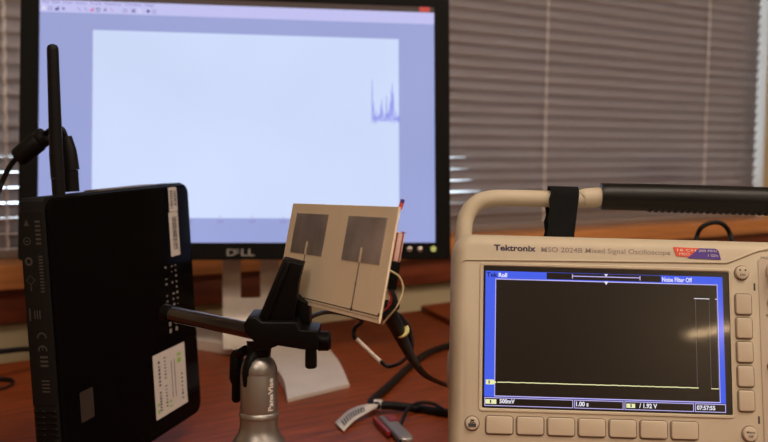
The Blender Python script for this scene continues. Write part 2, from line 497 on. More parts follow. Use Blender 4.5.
def screen_bg(m):   # a flat panel's colour shift: backlight unevenness across the panel
    nt = m.node_tree; b = nt.nodes['Principled BSDF']
    tc = nt.nodes.new('ShaderNodeTexCoord'); n = nt.nodes.new('ShaderNodeTexNoise'); n.inputs['Scale'].default_value = 4
    r = nt.nodes.new('ShaderNodeValToRGB'); c = b.inputs['Emission Color'].default_value[:3]
    r.color_ramp.elements[0].position = .3; r.color_ramp.elements[1].position = .7
    r.color_ramp.elements[0].color = (c[0] * .93, c[1] * .94, c[2] * .93, 1); r.color_ramp.elements[1].color = (c[0] * 1.05, c[1] * 1.04, c[2] * 1.03, 1)
    nt.links.new(tc.outputs['Object'], n.inputs[0]); nt.links.new(n.outputs[0], r.inputs[0]); nt.links.new(r.outputs[0], b.inputs['Emission Color'])
screen_bg(SCR['bgA']); screen_bg(SCR['plot'])
keys = list(SCR); K = {k: i for i, k in enumerate(keys)}
bm = bmesh.new()
y = .0029
flat(bm, -.237, .237, -.1477, .1477, y + .0002, K['base'])
flat(bm, -.2365, .2365, -.147, .1252, y, K['bgA'])
flat(bm, -.2365, .2365, .1252, .1398, y, K['tool'])
flat(bm, -.2365, .2365, .1398, .1472, y, K['title'])
flat(bm, .218, .231, .1405, .1465, y - .0001, K['close'])
flat(bm, -.1757, .1915, -.1175, .1053, y - .0001, K['plot'])
for k in range(11): flat(bm, -.1785, -.1757, .1053 - .0222 * k - .0003, .1053 - .0222 * k + .0003, y - .0002, K['icon3'])
for k in range(10): flat(bm, -.1767 + .0376 * k - .0003, -.1767 + .0376 * k + .0003, -.1175, -.1148, y - .0002, K['icon2'])
obj('screen', bm, [SCR[k] for k in keys], mon, smooth=False)
# toolbar icons: different little shapes
ico = [(-.232, 'icon4', 's'), (-.2245, 'icon2', 'f'), (-.217, 'icon', 'h'), (-.2095, 'icon2', 'd'), (-.192, 'icon2', 'l'), (-.184, 'icon2', 'l'), (-.177, 'icon3', 'h'), (-.170, 'icon', 'f'), (-.162, 'icon2', 'd'), (-.154, 'icon3', 'l'),
       (-.139, 'icon2', 'f'), (-.129, 'icon2', 's'), (-.122, 'icon4', 'f'), (-.112, 'icon', 'd'), (-.105, 'icon2', 'f')]
for x, k, sh in ico:
    bm = bmesh.new()
    z = .1296; a = .0022; yy = y - .0002
    if sh == 's': flat(bm, x - a, x + a, z - a, z + a, yy, K[k])
    elif sh == 'f':
        flat(bm, x - a, x + a, z - a, z - a + .0008, yy, K[k]); flat(bm, x - a, x + a, z + a - .0008, z + a, yy, K[k]); flat(bm, x - a, x - a + .0008, z - a, z + a, yy, K[k]); flat(bm, x + a - .0008, x + a, z - a, z + a, yy, K[k])
    elif sh == 'h':
        flat(bm, x - a, x + a, z - a, z + .0004, yy, K[k]); flat(bm, x + .0006, x + a, z, z + a, yy, K[k])
    elif sh == 'd':
        vs = [bm.verts.new((x + .9 * a * math.cos(t * math.pi / 4), yy, z + .9 * a * math.sin(t * math.pi / 4))) for t in range(8)]; bm.faces.new(vs).material_index = K[k]
    else:
        vs = [bm.verts.new(p) for p in ((x - a, yy, z + a), (x - a + .001, yy, z + a), (x + a, yy, z - a), (x + a - .001, yy, z - a))]; bm.faces.new(vs).material_index = K[k]
    obj('screen_icon', bm, [SCR[k] for k in keys], mon, smooth=False)
text('menu_text', 'File  Edit  View  Insert  Tools  Desktop  Window  Help', SCR['icon2'], mon, -.2335, .1348, .128, .0036, y - .0002, bold=.02)
for k in range(10): text('tick_text', str(k * 50), SCR['icon2'], mon, -.1810 + .0376 * k, -.1235, .0085, .0035, y - .0002)
# measured trace at the right end of the plot
bm = bmesh.new(); random.seed(3)
pk = {0: .050, 1: .022, 2: .006, 7: .018, 8: .026, 9: .012, 12: .030, 13: .010, 15: .024, 16: .038, 17: .046, 18: .034, 20: .012}
xs = [.1575 + i * .00148 for i in range(24)]
zs = []
for i in range(24): zs += [(xs[i], random.uniform(-.001, .004)), (xs[i] + .0007, .004 + pk.get(i, random.uniform(.001, .014)) * (1 if i in pk else 1))]
for (xa, za), (xb, zb) in zip(zs, zs[1:]):
    h_ = .00028
    dn = Vector((zb - za, xa - xb)).normalized() * h_
    bm.faces.new([bm.verts.new(p) for p in ((xa - dn.x, y - .0003, za - dn.y), (xb - dn.x, y - .0003, zb - dn.y), (xb + dn.x, y - .0003, zb + dn.y), (xa + dn.x, y - .0003, za + dn.y))])
obj('plot_trace', bm, SCR['trace'], mon, smooth=False)
text('brand_lettering', 'D LL', 'printl', mon, -.0185, -.1630, .033, .0085, -.0004, bold=.02)
text('brand_lettering', 'E', 'printl', mon, -.0088, -.1610, .0062, .0055, -.0004, bold=.02, rot=18)
for x, m_ in ((.2035, 'metaldot'), (.2167, 'metaldot'), (.2336, 'led')):
    bm = bmesh.new(); r_ = .0033 if m_ != 'led' else .0036
    lathe(bm, [(r_, 0), (r_ * .95, .0008), (r_ * .6, .0016), (0, .0018)], 20, mtx=Matrix.Translation((x, -.0001, -.155)) @ Matrix.Rotation(math.pi / 2, 4, 'X'))
    b_ = obj('power_button' if m_ == 'led' else 'button', bm, m_, mon)
    if m_ == 'led': b_['label'] = 'round power button with a yellow-green light'
# stand: column sheet with a slot, swept forward into two wide arms
inv = MF.inverted()
def world_part(name, bm, m, parent, **k):
    bmesh.ops.transform(bm, matrix=parent.matrix_world.inverted(), verts=bm.verts)
    return obj(name, bm, m, parent, **k)
sc0 = Vector((-.170, 1.272, 0)); sx = Vector((.985, .17, 0)).normalized(); sy = Vector((sx.y, -sx.x, 0))
prof = [(-.030, .30), (-.024, .20), (-.016, .12), (-.006, .075), (.006, .045), (.020, .024), (.036, .0125), (.05, .0105)]
bm = bmesh.new()
def strip(s0, s1, pr, th=.004):
    L = []
    for d, z in pr:
        a = sc0 + sx * s0 + sy * d; b = sc0 + sx * s1 + sy * d
        L.append([(a.x, a.y, z), (b.x, b.y, z), (b.x - sy.x * th, b.y - sy.y * th, z - .0015), (a.x - sy.x * th, a.y - sy.y * th, z - .0015)])
    loft(bm, L)
pd = catmull([(d, z, 0) for d, z in prof], 4); pd = [(v.x, v.y) for v in pd]
zsl = .066
strip(-.0355, -.0125, [p for p in pd if p[1] > zsl - .002]); strip(.0125, .0375, [p for p in pd if p[1] > zsl - .002]); strip(-.0355, .0375, [p for p in pd if p[1] <= zsl + .004])
world_part('stand_column', bm, 'silver', mon)
def slab(name, pts, z0, z1, m, parent, bev=.002):
    """flat plate with rounded top edge from ground outline"""
    if area2(pts) < 0: pts = pts[::-1]
    L = [[(x, y_, z0) for x, y_ in pts], [(x, y_, z1 - bev) for x, y_ in pts]]
    p2 = [(a, b) for a, b in inset_poly(pts[::-1], bev)][::-1]
    L.append([(x, y_, z1) for x, y_ in p2])
    b_ = bmesh.new(); loft(b_, L); return world_part(name, b_, m, parent, angle=60)
# right arm: curves from the column down to its front end
bm = bmesh.new()
La, Ra = [], []
A0 = [(-.178, 1.245), (-.152, 1.195), (-.128, 1.13), (-.108, 1.07), (-.0965, 1.005)]
B0 = [(-.085, 1.285), (-.070, 1.235), (-.056, 1.175), (-.045, 1.12), (-.0355, 1.072)]
zt = [.012, .0125, .0125, .0105, .0035]
A1 = catmull([(a[0], a[1], z) for a, z in zip(A0, zt)], 6); B1 = catmull([(a[0], a[1], z) for a, z in zip(B0, zt)], 6)
L = []
for a, b in zip(A1, B1):
    L.append([a, a.lerp(b, .08) + Vector((0, 0, .001)), a.lerp(b, .92) + Vector((0, 0, .001)), b, Vector((b.x, b.y, .0005)), Vector((a.x, a.y, .0005))])
loft(bm, L)
world_part('stand_arm', bm, 'silver', mon)
bm = bmesh.new()
A0 = [(-.150, 1.205), (-.190, 1.232), (-.235, 1.262), (-.285, 1.285), (-.335, 1.30)]
B0 = [(-.085, 1.285), (-.150, 1.318), (-.215, 1.345), (-.28, 1.375), (-.325, 1.388)]
A1 = catmull([(a[0], a[1], z) for a, z in zip(A0, zt)], 6); B1 = catmull([(a[0], a[1], z) for a, z in zip(B0, zt)], 6)
L = []
for a, b in zip(A1, B1):
    L.append([a, a.lerp(b, .08) + Vector((0, 0, .001)), a.lerp(b, .92) + Vector((0, 0, .001)), b, Vector((b.x, b.y, .0005)), Vector((a.x, a.y, .0005))])
loft(bm, L)
world_part('stand_arm', bm, 'silver', mon)

# ================================================================ MINI COMPUTER
BX = (0.232, 0.97263, 0.013)
BF = frame((-.1975, .787, .1225), BX, (0.971, -0.233, 0.057))
pc = thing('mini_computer', 'black glossy mini computer standing on its edge at the left', 'computer', BF)
TH = .0245; HW = .105; XN, XF = -.1105, .1165
bm = bmesh.new()
o_ = rrect(XN, XF, -HW, HW, (.003, .010, .012, .003), 8)
loft(bm, [[(x, .0035, z) for x, z in inset_poly(o_, .0004)], [(x, .004, z) for x, z in o_], [(x, TH - .003, z) for x, z in o_], [(x, TH, z) for x, z in inset_poly(o_, .003)]])
obj('case', bm, 'matteblk', pc)
bm = bmesh.new(); plate(bm, rrect(XN + .0015, XF - .0005, -HW + .001, HW - .001, (.010, .010, .012, .004), 8), 0, .0036, .0022)
obj('side_lid', bm, 'gloss', pc)
bm = bmesh.new()   # stand strip and rubber feet under it
box(bm, -.07, .02, -.006, TH + .006, -HW - .0155, -HW - .0005, .002); obj('foot_stand', bm, 'black', pc)
# narrow edge face: raised print panel and vent grille
def npos(u, d, z): return Vector((XN + d, TH / 2 + .001 - u, z))
def nmap(co): return npos(co.x, co.y, co.z)
bm = bmesh.new(); plate(bm, rrect(-.0095, .0095, -.040, .096, .0015, 3), -.0004, .001, .0003)
for v in bm.verts: v.co = nmap(v.co)
obj('print_panel', bm, 'matteblk', pc)
def nmark(fn, name='certification_mark', m='print'):
    b_ = bmesh.new(); fn(b_)
    for v in b_.verts: v.co = nmap(v.co)
    return obj(name, b_, m, pc, smooth=False)
def ring(b_, cx, cz, r0, r1, y_, a0=0, a1=360, n=20):
    for k in range(n):
        t0 = math.radians(a0 + (a1 - a0) * k / n); t1 = math.radians(a0 + (a1 - a0) * (k + 1) / n)
        b_.faces.new([b_.verts.new((cx + r * math.cos(t), y_, cz + r * math.sin(t))) for r, t in ((r0, t0), (r1, t0), (r1, t1), (r0, t1))])
YN = -.0006
def tri(b_): b_.faces.new([b_.verts.new(p) for p in ((-.006, YN, .086), (-.002, YN, .086), (-.004, YN, .0905))])
nmark(tri)
nmark(lambda b: ring(b, -.0045, .0755, .0022, .0028, YN)); nmark(lambda b: flat(b, -.0055, -.0035, .075, .0758, YN))
nmark(lambda b: ring(b, -.0042, .0615, .0016, .0030, YN)); 
def dia(b): 
    for s_ in (1,): ring(b, -.0038, .0485, .0030, .0036, YN, n=4); flat(b, -.0042, -.0034, .041, .0445, YN)
nmark(dia)
nmark(lambda b: flat(b, -.0068, -.0058, .020, .029, YN))
nmark(lambda b: [flat(b, -.003 + i * .002, -.0022 + i * .002, .0215, .0275, YN) for i in range(3)])
nmark(lambda b: [flat(b, .0035, .0065, .040 + i * .0022, .0411 + i * .0022, YN) for i in range(12)])
nmark(lambda b: [flat(b, .0025, .0065, .073 + i * .003, .0745 + i * .003, YN) for i in range(6)])
for z_, s_ in ((.0055, 'C'), (-.0035, 'E')):
    nmark(lambda b: ring(b, .0015, z_ + .003, .0026, .0036, YN, -10, 190, 12))
    if s_ == 'E': nmark(lambda b: flat(b, .0012, .0019, z_ + .0032, z_ + .006, YN))
nmark(lambda b: [flat(b, -.001, .005, -.012 + i * .003, -.0105 + i * .003, YN) for i in range(3)])
nmark(lambda b: [flat(b, -.001 , .005, -.030 + i * .0025, -.029 + i * .0025, YN) for i in range(4)])
bm = bmesh.new()
for i in range(14):
    z_ = -.0995 + i * .0042
    for u0, u1 in ((-.0085, -.0005), (.0005, .0085)):
        box(bm, u0, u1, -.0012, .0008, z_, z_ + .0018, .0003, 1)
for v in bm.verts: v.co = nmap(v.co)
obj('vent_grille', bm, 'black', pc)
# stickers on the lid
def sticker(name, x0, x1, z0, z1, m='paper', lab=None, skew=0):
    b_ = bmesh.new(); plate(b_, rrect(x0, x1, z0, z1, .0006, 2), -.0003, .0002)
    o = obj(name, b_, m, pc, smooth=False)
    if lab: o['label'] = lab
    return o
def bars(parent, x0, x1, z0, z1, n, m='ink', y_=-.00015, seed=1, vertical=False):
    rr = random.Random(seed); b_ = bmesh.new(); t = z0
    st = (z1 - z0) / n
    for i in range(n):
        if vertical:
            stx = (x1 - x0) / n
            flat(b_, x0 + i * stx, x0 + i * stx + stx * rr.uniform(.3, .75), z0, z1, y_ - .0003)
        else: flat(b_, x0, x1, z0 + i * st, z0 + i * st + st * rr.uniform(.3, .75), y_ - .0003)
    return obj('printing', b_, m, parent, smooth=False)
s1 = sticker('sticker', .0745, .0905, .081, .1020); bars(s1, .077, .0815, .084, .100, 8); bars(s1, .084, .0885, .086, .099, 14, seed=2)
s2 = sticker('sticker', .0725, .0900, .0425, .0805, lab='white barcode sticker near the far edge'); bars(s2, .0775, .0865, .048, .077, 26, seed=3)
s3 = sticker('sticker', .026, .0865, -.0885, -.0345, lab='large white regulatory sticker with green marks')
for (a, b, c, d, m_) in ((.034, .0375, -.062, -.040, 'ink'), (.034, .0375, -.083, -.066, 'ink'), (.045, .0485, -.058, -.038, 'ink'), (.045, .0485, -.082, -.062, 'ink'), (.076, .079, -.083, -.058, 'ink'), (.070, .078, -.050, -.038, 'green'), (.029, .033, -.084, -.072, 'green'), (.051, .056, -.084, -.076, 'green')):
    bars(s3, a, b, c, d, 7 if m_ == 'ink' else 2, m_, seed=int(a * 1000))
b_ = bmesh.new()
for xx in (.058, .064): flat(b_, xx, xx + .0012, -.078, -.045, -.0004)
obj('printing', b_, 'ink', s3, smooth=False)
b_ = bmesh.new(); rr = random.Random(5)
for cx in (.058, .070, .078):
    for i in range(9):
        if rr.random() < .75:
            z_ = .034 - i * .0048; flat(b_, cx, cx + rr.uniform(.002, .004), z_, z_ + rr.uniform(.0008, .0018), -.0002)
for cx in (.060, .072): flat(b_, cx, cx + .004, -.016, -.0125, -.0002); flat(b_, cx, cx + .004, -.022, -.0185, -.0002)
obj('white_printing', b_, 'printl', pc, smooth=False)
b_ = bmesh.new(); plate(b_, rrect(-.088, -.070, -.058, -.036, .001, 2), -.0003, .0002); obj('dark_sticker', b_, mat('dark_sticker', (.03, .026, .024), .45, noise=.2), pc, smooth=False)
# top edge: ports strip
bm = bmesh.new(); box(bm, -.03, .06, .006, .019, HW - .0005, HW + .0012, .0004); obj('port_strip', bm, 'steel', pc)
# antenna (screwed to the top edge)
bm = bmesh.new()
tube(bm, [(-.0765, .012, HW - .001), (-.0765, .012, HW + .012)], .0046, n=18, smooth_n=0)
tube(bm, [(-.0765, .012, HW + .0121), (-.0763, .012, HW + .030)], .0049, n=18, smooth_n=0)
a0 = Vector((-.0763, .012, HW + .030)); a1 = Vector((-.0742, .010, HW + .1045))
tube(bm, [a0, a0.lerp(a1, .5), a0.lerp(a1, .97), a0.lerp(a1, 1.0), a1 + Vector((.0001, 0, .0018)), a1 + Vector((.0002, 0, .0026))], [.0048, .0044, .0041, .0040, .0032, .0014], n=18, smooth_n=0)
obj('antenna', bm, 'rubber', pc)

# ---- power cable: plug, cable loop and ferrite
pw = thing('power_cable', 'black power cable with a ferrite bead plugged into the mini computer', 'cable', BF @ Vector((-.0580, .012, HW)))
PI = pw.matrix_world.inverted()
def wp(bm, name, m, th): 
    bmesh.ops.transform(bm, matrix=th.matrix_world.inverted(), verts=bm.verts); return obj(name, bm, m, th)
bp = BF @ Vector((-.0595, .012, HW + .0016)); YP = bp.y
bm = bmesh.new()
tube(bm, [bp, at(70, 170, YP)], .0058, n=18, smooth_n=0)
for py in (187, 181, 175): tube(bm, [at(70, py, YP), at(70, py - 2, YP)], .0061, n=18, smooth_n=0)
tube(bm, [at(71, 170, YP), at(69, 152, YP), at(65.5, 137, YP)], [.0062, .0056, .0046], n=18)
for k in range(6): tube(bm, [at(70 - k * .7, 166 - k * 4.5, YP), at(69.8 - k * .7, 164.5 - k * 4.5, YP)], .0059 - k * .00025, n=18, smooth_n=0)
wp(bm, 'plug', 'rubber', pw)
bm = bmesh.new()
tube(bm, [at(66, 138, YP), at(62, 129.5, YP), at(55, 127.5, YP + .012), at(49, 131, YP + .02), at(43, 136, YP + .024), at(30, 148, YP + .026), at(16, 159, YP + .026), at(9, 168, YP + .026), at(3, 180, YP + .026), at(-8, 205, YP + .03), at(-30, 240, YP + .1)], .0021, n=10)
wp(bm, 'cord', 'rubber', pw)
bm = bmesh.new()
f0, f1 = at(46.5, 134.5, YP + .024), at(17.5, 158.5, YP + .026)
tube(bm, [f0.lerp(f1, t) for t in (0, .03, .12, .2, .24, .30, .9, .97, 1)], [.0028, .0066, .0074, .0074, .0070, .0078, .0078, .0073, .0028], n=24, smooth_n=0)
wp(bm, 'ferrite_bead', 'rubber', pw)

# ================================================================ TABLE CLAMP STAND
CZ = (-.0713, .57, 0)
st = thing('clamp_stand', 'silver ball-head mini stand with black clamp arms holding the antenna board', 'stand', CZ)
bm = bmesh.new()
lathe(bm, [(.036, .0006), (.037, .004), (.035, .010), (.028, .022), (.023, .045), (.0195, .068), (.0168, .085), (.0148, .0925), (.0122, .0965), (.0110, .1005), (.0109, .1062), (.0116, .1068), (.0116, .1085), (.0108, .1095)], 48)
obj('base', bm, 'steel', st)
bm = bmesh.new()
prof = [(.0108, .1096), (.0108, .1315), (.0104, .1325), (.0106, .1332)]
for k in range(9):
    a = math.radians(k * 10); prof.append((.0105 * math.cos(a), .1332 + .0105 * math.sin(a)))
prof.append((.001, .1438))
lathe(bm, prof, 48); obj('cylinder', bm, 'steel', st)
# slot with the ball neck showing
bm = bmesh.new()
def cyl_pt(ang, z, r): return Vector((r * math.sin(ang), -r * math.cos(ang), z))
pts = []
for z_, r_ in ((.1225, .0078), (.126, .0078), (.133, .0077), (.1385, .0064), (.1425, .0036), (.1442, .001)):
    pts.append(cyl_pt(math.radians(-42), z_, r_))
tube(bm, pts, [.0015, .0034, .0038, .0038, .0040, .0040], n=12, smooth_n=5)
obj('slot', bm, 'black', st)
def pmap(co):
    r = .01105; a = (.0168 - co.z) / r
    return Vector((r * math.sin(a), -r * math.cos(a), co.x))
text('lettering', 'PanaVise', 'white', st, .1115, .0064, .0190, .0036, 0, bold=.03, mapf=lambda c: pmap(c))
bm = bmesh.new()
def wprism(bm_, pix, Y0, Y1, bev=.0012):
    p0 = [at(x, y, Y0) for x, y in pix]
    pts = [(p.x, p.z) for p in p0]
    plate(bm_, pts, Y0, Y1, bev)
# neck and main clamp body
tube(bm, [(-.0713, .57, .1395), (-.0713, .572, .150)], [.0062, .0075], n=20, smooth_n=0)
wprism(bm, [(248, 317), (256, 317), (262, 322), (297, 322), (300, 330), (318, 331), (318, 350), (303, 350), (278, 346), (268, 350), (256, 350), (253, 341), (245, 333), (243, 325)], .558, .584)
wp(bm, 'clamp_body', 'black', st)
bm = bmesh.new()
wprism(bm, [(283, 259), (303.5, 264), (299, 281), (296.5, 299), (293, 329), (256, 324), (259, 316)], .564, .578, .0015)
wprism(bm, [(287, 263), (290, 264), (268, 322), (262, 322)], .5615, .566, .0008)
wp(bm, 'jaw', 'black', st)
bm = bmesh.new()
wprism(bm, [(296, 297), (309, 303), (310, 334), (296, 334)], .574, .592, .0012)
wp(bm, 'jaw', 'black', st)
bm = bmesh.new()
k0, k1 = at(317, 341, .571), at(331, 341, .571)
tube(bm, [k0, k0.lerp(k1, .1), k0.lerp(k1, .8), k1], [.0045, .0057, .0057, .0042], n=20, smooth_n=0)
wp(bm, 'knob', 'black', st)
bm = bmesh.new()
k0, k1 = at(311, 347, .5625), at(311, 368, .5625)
tube(bm, [k0, k0.lerp(k1, .5), k0.lerp(k1, .93), k1], [.0032, .0034, .0034, .0026], n=16, smooth_n=0)
wp(bm, 'knob', 'black', st)
bm = bmesh.new()
k0, k1 = at(237, 350, .592), at(236, 402, .592)
tube(bm, [k0, k0.lerp(k1, .1), k0.lerp(k1, .55), k0.lerp(k1, .66), k0.lerp(k1, .95), k1], [.002, .0042, .0044, .0028, .0028, .0018], n=16, smooth_n=0)
tube(bm, [at(236, 356, .592), at(246, 350, .584)], .003, n=10, smooth_n=0)
wp(bm, 'lever', 'black', st)
bm = bmesh.new()
r0, r1 = at(167, 313, .595), at(262, 333, .571)
tube(bm, [r0, r0.lerp(r1, .02), r1], [.0036, .0047, .0047], n=24, smooth_n=0)
M['rodm'] = mat('polished_black_rod', (.07, .062, .062), .20, metal=.85, noise=.1, coat=.3)
wp(bm, 'rod', 'rodm', st)
bm = bmesh.new(); tube(bm, [at(164, 312, .596), at(170, 313.5, .594)], .0050, n=20, smooth_n=0); wp(bm, 'rod_cap', 'black', st)

# ================================================================ ANTENNA BOARD
AF = frame((-.0297, .5606, .2009), (.461, -.886, .044), (-.873, -.444, .204))
ab = thing('antenna_board', 'tan circuit board with two square metal patches held up by the clamp', 'circuit board', AF)
HWB, HHB = .07, .02976
bm = bmesh.new(); plate(bm, rrect(-HWB, HWB, -HHB, HHB, .0006, 2), 0, .0012, .0002); obj('board', bm, 'board', ab, smooth=False)
for x0, x1 in ((-.0600, -.0127), (.0143, .0602)):
    xc = -.0368 if x0 < 0 else .0370
    bm = bmesh.new(); hw = .0013
    pts = [(x0, -.0007), (x0, .0238), (x1, .0238), (x1, -.0007), (xc + hw, -.0007), (xc + hw, .0072), (xc - hw, .0072), (xc - hw, -.0007)]
    plate(bm, pts, -.00025, .0002); obj('patch', bm, 'patch', ab, smooth=False)
    bm = bmesh.new(); plate(bm, [(xc - .0004, -.0255), (xc + .0004, -.0255), (xc + .0004, -.0007), (xc - .0004, -.0007)], -.0002, .0002)
    plate(bm, [(xc - .0004, -.0007), (xc + .0004, -.0007), (xc + .0003, .0078), (xc - .0003, .0078)], -.0002, .0002, mi=1)
    if x0 > 0: plate(bm, rrect(xc - .0011, xc + .0011, -.0268, -.0250, .0008, 3), -.0003, .0002)
    plate(bm, [(xc - .0014, -.0125), (xc + .0014, -.0125), (xc + .0014, -.0120), (xc - .0014, -.0120)], -.0002, .0002)
    obj('feed_line', bm, ['line', 'slot'], ab, smooth=False)
bm = bmesh.new()
plate(bm, [(-.0697, -.0264), (.0685, -.0264), (.0685, -.0259), (-.0697, -.0259)], -.0002, .0002)
plate(bm, [(-.0697, -.0278), (.0692, -.0278), (.0692, -.0276), (-.0697, -.0276)], -.0002, .0002)
plate(bm, [(.0680, -.0264), (.0695, -.0264), (.0695, -.0246), (.0680, -.0246)], -.0002, .0002)
obj('edge_trace', bm, 'line', ab, smooth=False)
# module on the back
def abox(name, m, x0, x1, y0, y1, z0, z1, bev=.0006):
    b_ = bmesh.new(); box(b_, x0, x1, y0, y1, z0, z1, bev); return obj(name, b_, m, ab)
abox('module', 'pinkish', .040, .066, .0014, .0085, .0025, .0175)
b_ = bmesh.new(); box(b_, .0661, .0665, .0035, .0042, .0028, .0170); box(b_, .0661, .0665, .0070, .0075, .0028, .0180); box(b_, .0655, .0664, .0062, .0086, .0176, .0180); obj('red_wire', b_, 'red', ab, smooth=False)
abox('connector_block', 'black', .035, .066, .0014, .0090, -.0120, .0022)
b_ = bmesh.new(); tube(b_, [(.0675, .004, -.013), (.0668, .007, -.018), (.0660, .004, -.023)], .0005, n=8); tube(b_, [(.0660, .008, -.014), (.0672, .005, -.019), (.0650, .007, -.025)], .0004, n=8); obj('red_wire', b_, 'red', ab)
b_ = bmesh.new(); tube(b_, [(.0655, .006, -.012), (.067, .0085, -.018), (.0645, .005, -.026)], .0016, n=8); obj('black_wire', b_, 'rubber', ab)
b_ = bmesh.new(); tube(b_, [(.066, .002, -.002), (.066, .0095, -.0050), (.066, .0128, -.011), (.0655, .0115, -.019), (.064, .008, -.026), (.063, .006, -.030)], .0005, n=8); obj('cream_wire', b_, 'cream', ab)
b_ = bmesh.new(); tube(b_, [(.0660, .002, .020), (.0675, .0022, .0290)], .0006, n=8); tube(b_, [(.0675, .0022, .0290), (.0682, .0024, .0325)], .0011, n=10); obj('pin_wire', b_, 'tagred', ab)
b_ = bmesh.new(); tube(b_, [(.0682, .0024, .0322), (.0684, .0024, .0340)], .0011, n=10); obj('wire_tip', b_, 'tagpur', ab)

# cable bundle hanging from the board to the desk
q = lambda x, y, Y: at(x, y, Y)
cb = thing('cable_bundle', 'thick black taped cable bundle hanging from the board with a yellow tie', 'cable', (0, 0, 0))
bm = bmesh.new()
tube(bm, [q(385, 305, .53), q(389, 313, .535), q(396, 326, .545), q(404, 343, .56), q(413, 360, .59), q(424, 374, .66), q(436, 381, .74), q(449, 386, .82), q(463, 390, .88), onz(480, 425, .003)], [.0035, .0046, .0040, .0031, .0023, .0018, .0016, .0016, .0016], n=14)
obj('sleeve', bm, 'rubber', cb)
bm = bmesh.new()
tube(bm, [q(383, 311, .532), q(390, 306, .530), q(397, 305, .532)], .0028, n=10)
tube(bm, [q(392, 312, .54), q(401, 318, .545), q(409, 330, .556), q(411, 345, .57)], .0016, n=10)
obj('wire', bm, 'rubber', cb)
bm = bmesh.new()
a, b = q(397, 333, .549), q(405, 327, .549); c = (a + b) / 2; ax = (q(404, 343, .56) - q(396, 326, .545)).normalized()
tube(bm, [c - ax * .0007, c + ax * .0007], .0047, n=24, smooth_n=0)
obj('tie', bm, 'yellow', cb)['label'] = 'yellow tie around the bundle'

# looping thin cable with a white sleeve
lc = thing('sensor_cable', 'thin black looping cable with a straight white sleeve behind the board', 'cable', (0, 0, 0))
bm = bmesh.new()
tube(bm, [q(300, 330, .63), q(311, 317, .66), q(330, 312, .72), q(352, 316, .76), q(362, 321, .78), q(355, 328, .79), q(354, 336, .79), q(357, 340, .79)], .0016, n=10)
tube(bm, [q(380.5, 361.5, .79), q(388, 366.5, .78), q(400, 363, .76), q(409, 354, .70), q(412, 343, .62), q(408, 328, .58)], .0015, n=10)
obj('cord', bm, 'rubber', lc)
bm = bmesh.new(); tube(bm, [q(356.5, 339, .79), q(381, 362.5, .79)], .0018, n=12, smooth_n=0); obj('sleeve', bm, 'heat', lc)['label'] = 'straight white sleeve'

# thick black cable lying on the desk, with white tag
R1 = .0042
dc = thing('desk_cable', 'thick black cable bent back on itself on the desk with a white paper flag', 'cable', (0, 0, 0))
def G(px, py, r=R1, dz=0): 
    p = onz(px, py, r + dz); return p
bm = bmesh.new()
tube(bm, [G(480, 336), G(455, 344), G(430, 352), G(410, 366), (G(390, 385)), G(376, 397, dz=.002), G(371.5, 402, dz=.004), G(376, 405, dz=.005), G(390, 405.5, dz=.004), G(415, 408), G(440, 412), G(470, 416)], R1, n=14)
obj('cord', bm, 'rubber', dc)
bm = bmesh.new(); tube(bm, [G(374.5, 404.4, dz=.005), G(382, 405.2, dz=.0048)], R1 + .0010, n=16, smooth_n=0); obj('tag_wrap', bm, 'paper', dc)['label'] = 'white wrap of the paper flag'
bm = bmesh.new()
fp = [(G(377, 408, .008), G(378, 404, .012)), (G(367, 413, .007), G(366, 404.5, .012)), (G(354, 421, .005), G(350, 409.5, .008)), (G(344, 431.5, .002), G(335, 422.5, .003))]
def bez(t, k):
    P = catmull([p[k] for p in fp], 6); return P[int(t * (len(P) - 1))]
nfl = 18
ra = [bez(i / nfl, 0) for i in range(nfl + 1)]; rb = [bez(i / nfl, 1) for i in range(nfl + 1)]
va = [bm.verts.new(p) for p in ra]; vb = [bm.verts.new(p) for p in rb]
for i in range(nfl): bm.faces.new((va[i], va[i + 1], vb[i + 1], vb[i]))
fl = obj('paper_flag', bm, 'paper', dc); fl['label'] = 'white paper flag with a barcode'
md = fl.modifiers.new('t', 'SOLIDIFY'); md.thickness = .0003
bm = bmesh.new()
for i in range(7, 17):
    a, b = ra[i], rb[i]; a2, b2 = ra[i].lerp(ra[i + 1], .55), rb[i].lerp(rb[i + 1], .55)
    up = Vector((0, -.0003, .0009))
    vs = [a.lerp(b, .22) + up, a2.lerp(b2, .22) + up, a2.lerp(b2, .72) + up, a.lerp(b, .72) + up]
    bm.faces.new([bm.verts.new(v) for v in vs])
obj('barcode', bm, 'ink', fl, smooth=False)

# small grey and red device on the desk, and its thin lead
g0, g1 = onz(384, 410, .012), onz(405, 431, .012)
dv = thing('usb_adapter', 'small grey and red plastic stick lying on the desk under the cable', 'adapter', frame(((g0.x + g1.x) / 2, (g0.y + g1.y) / 2, .0), (g1 - g0), (0, 0, 1)))
Ls = (g1 - g0).length / 2
bm = bmesh.new(); box(bm, -Ls, Ls, -.0075, -.0002, -.0060, .0085, .0035, 3); obj('body', bm, 'greyplastic', dv)
bm = bmesh.new(); box(bm, -Ls * .98, Ls * .45, -.0068, -.0012, -.0112, -.0072, .0014, 3); obj('red_insert', bm, 'red', dv)
bm = bmesh.new(); plate(bm, rrect(-Ls * .85, -Ls * .35, -.001, .0085, .001, 3), -.0084, -.0074)
obj('red_button', bm, 'red', dv).matrix_local = Matrix.Rotation(0, 4, 'X')
bm = bmesh.new(); box(bm, Ls, Ls + .004, -.0060, -.0018, -.004, .006, .0015, 3); obj('metal_plug', bm, 'metaldot', dv)
tl = thing('thin_lead', 'thin black lead curving over the thick cable towards the front of the desk', 'cable', (0, 0, 0))
bm = bmesh.new(); tube(bm, [onz(397, 470, .003), onz(399, 442, .003), onz(402, 421, .006), onz(410, 407, .012), onz(421, 402.5, .013), onz(434, 404, .012), onz(446, 411, .010), onz(470, 425, .004)], .0017, n=10)
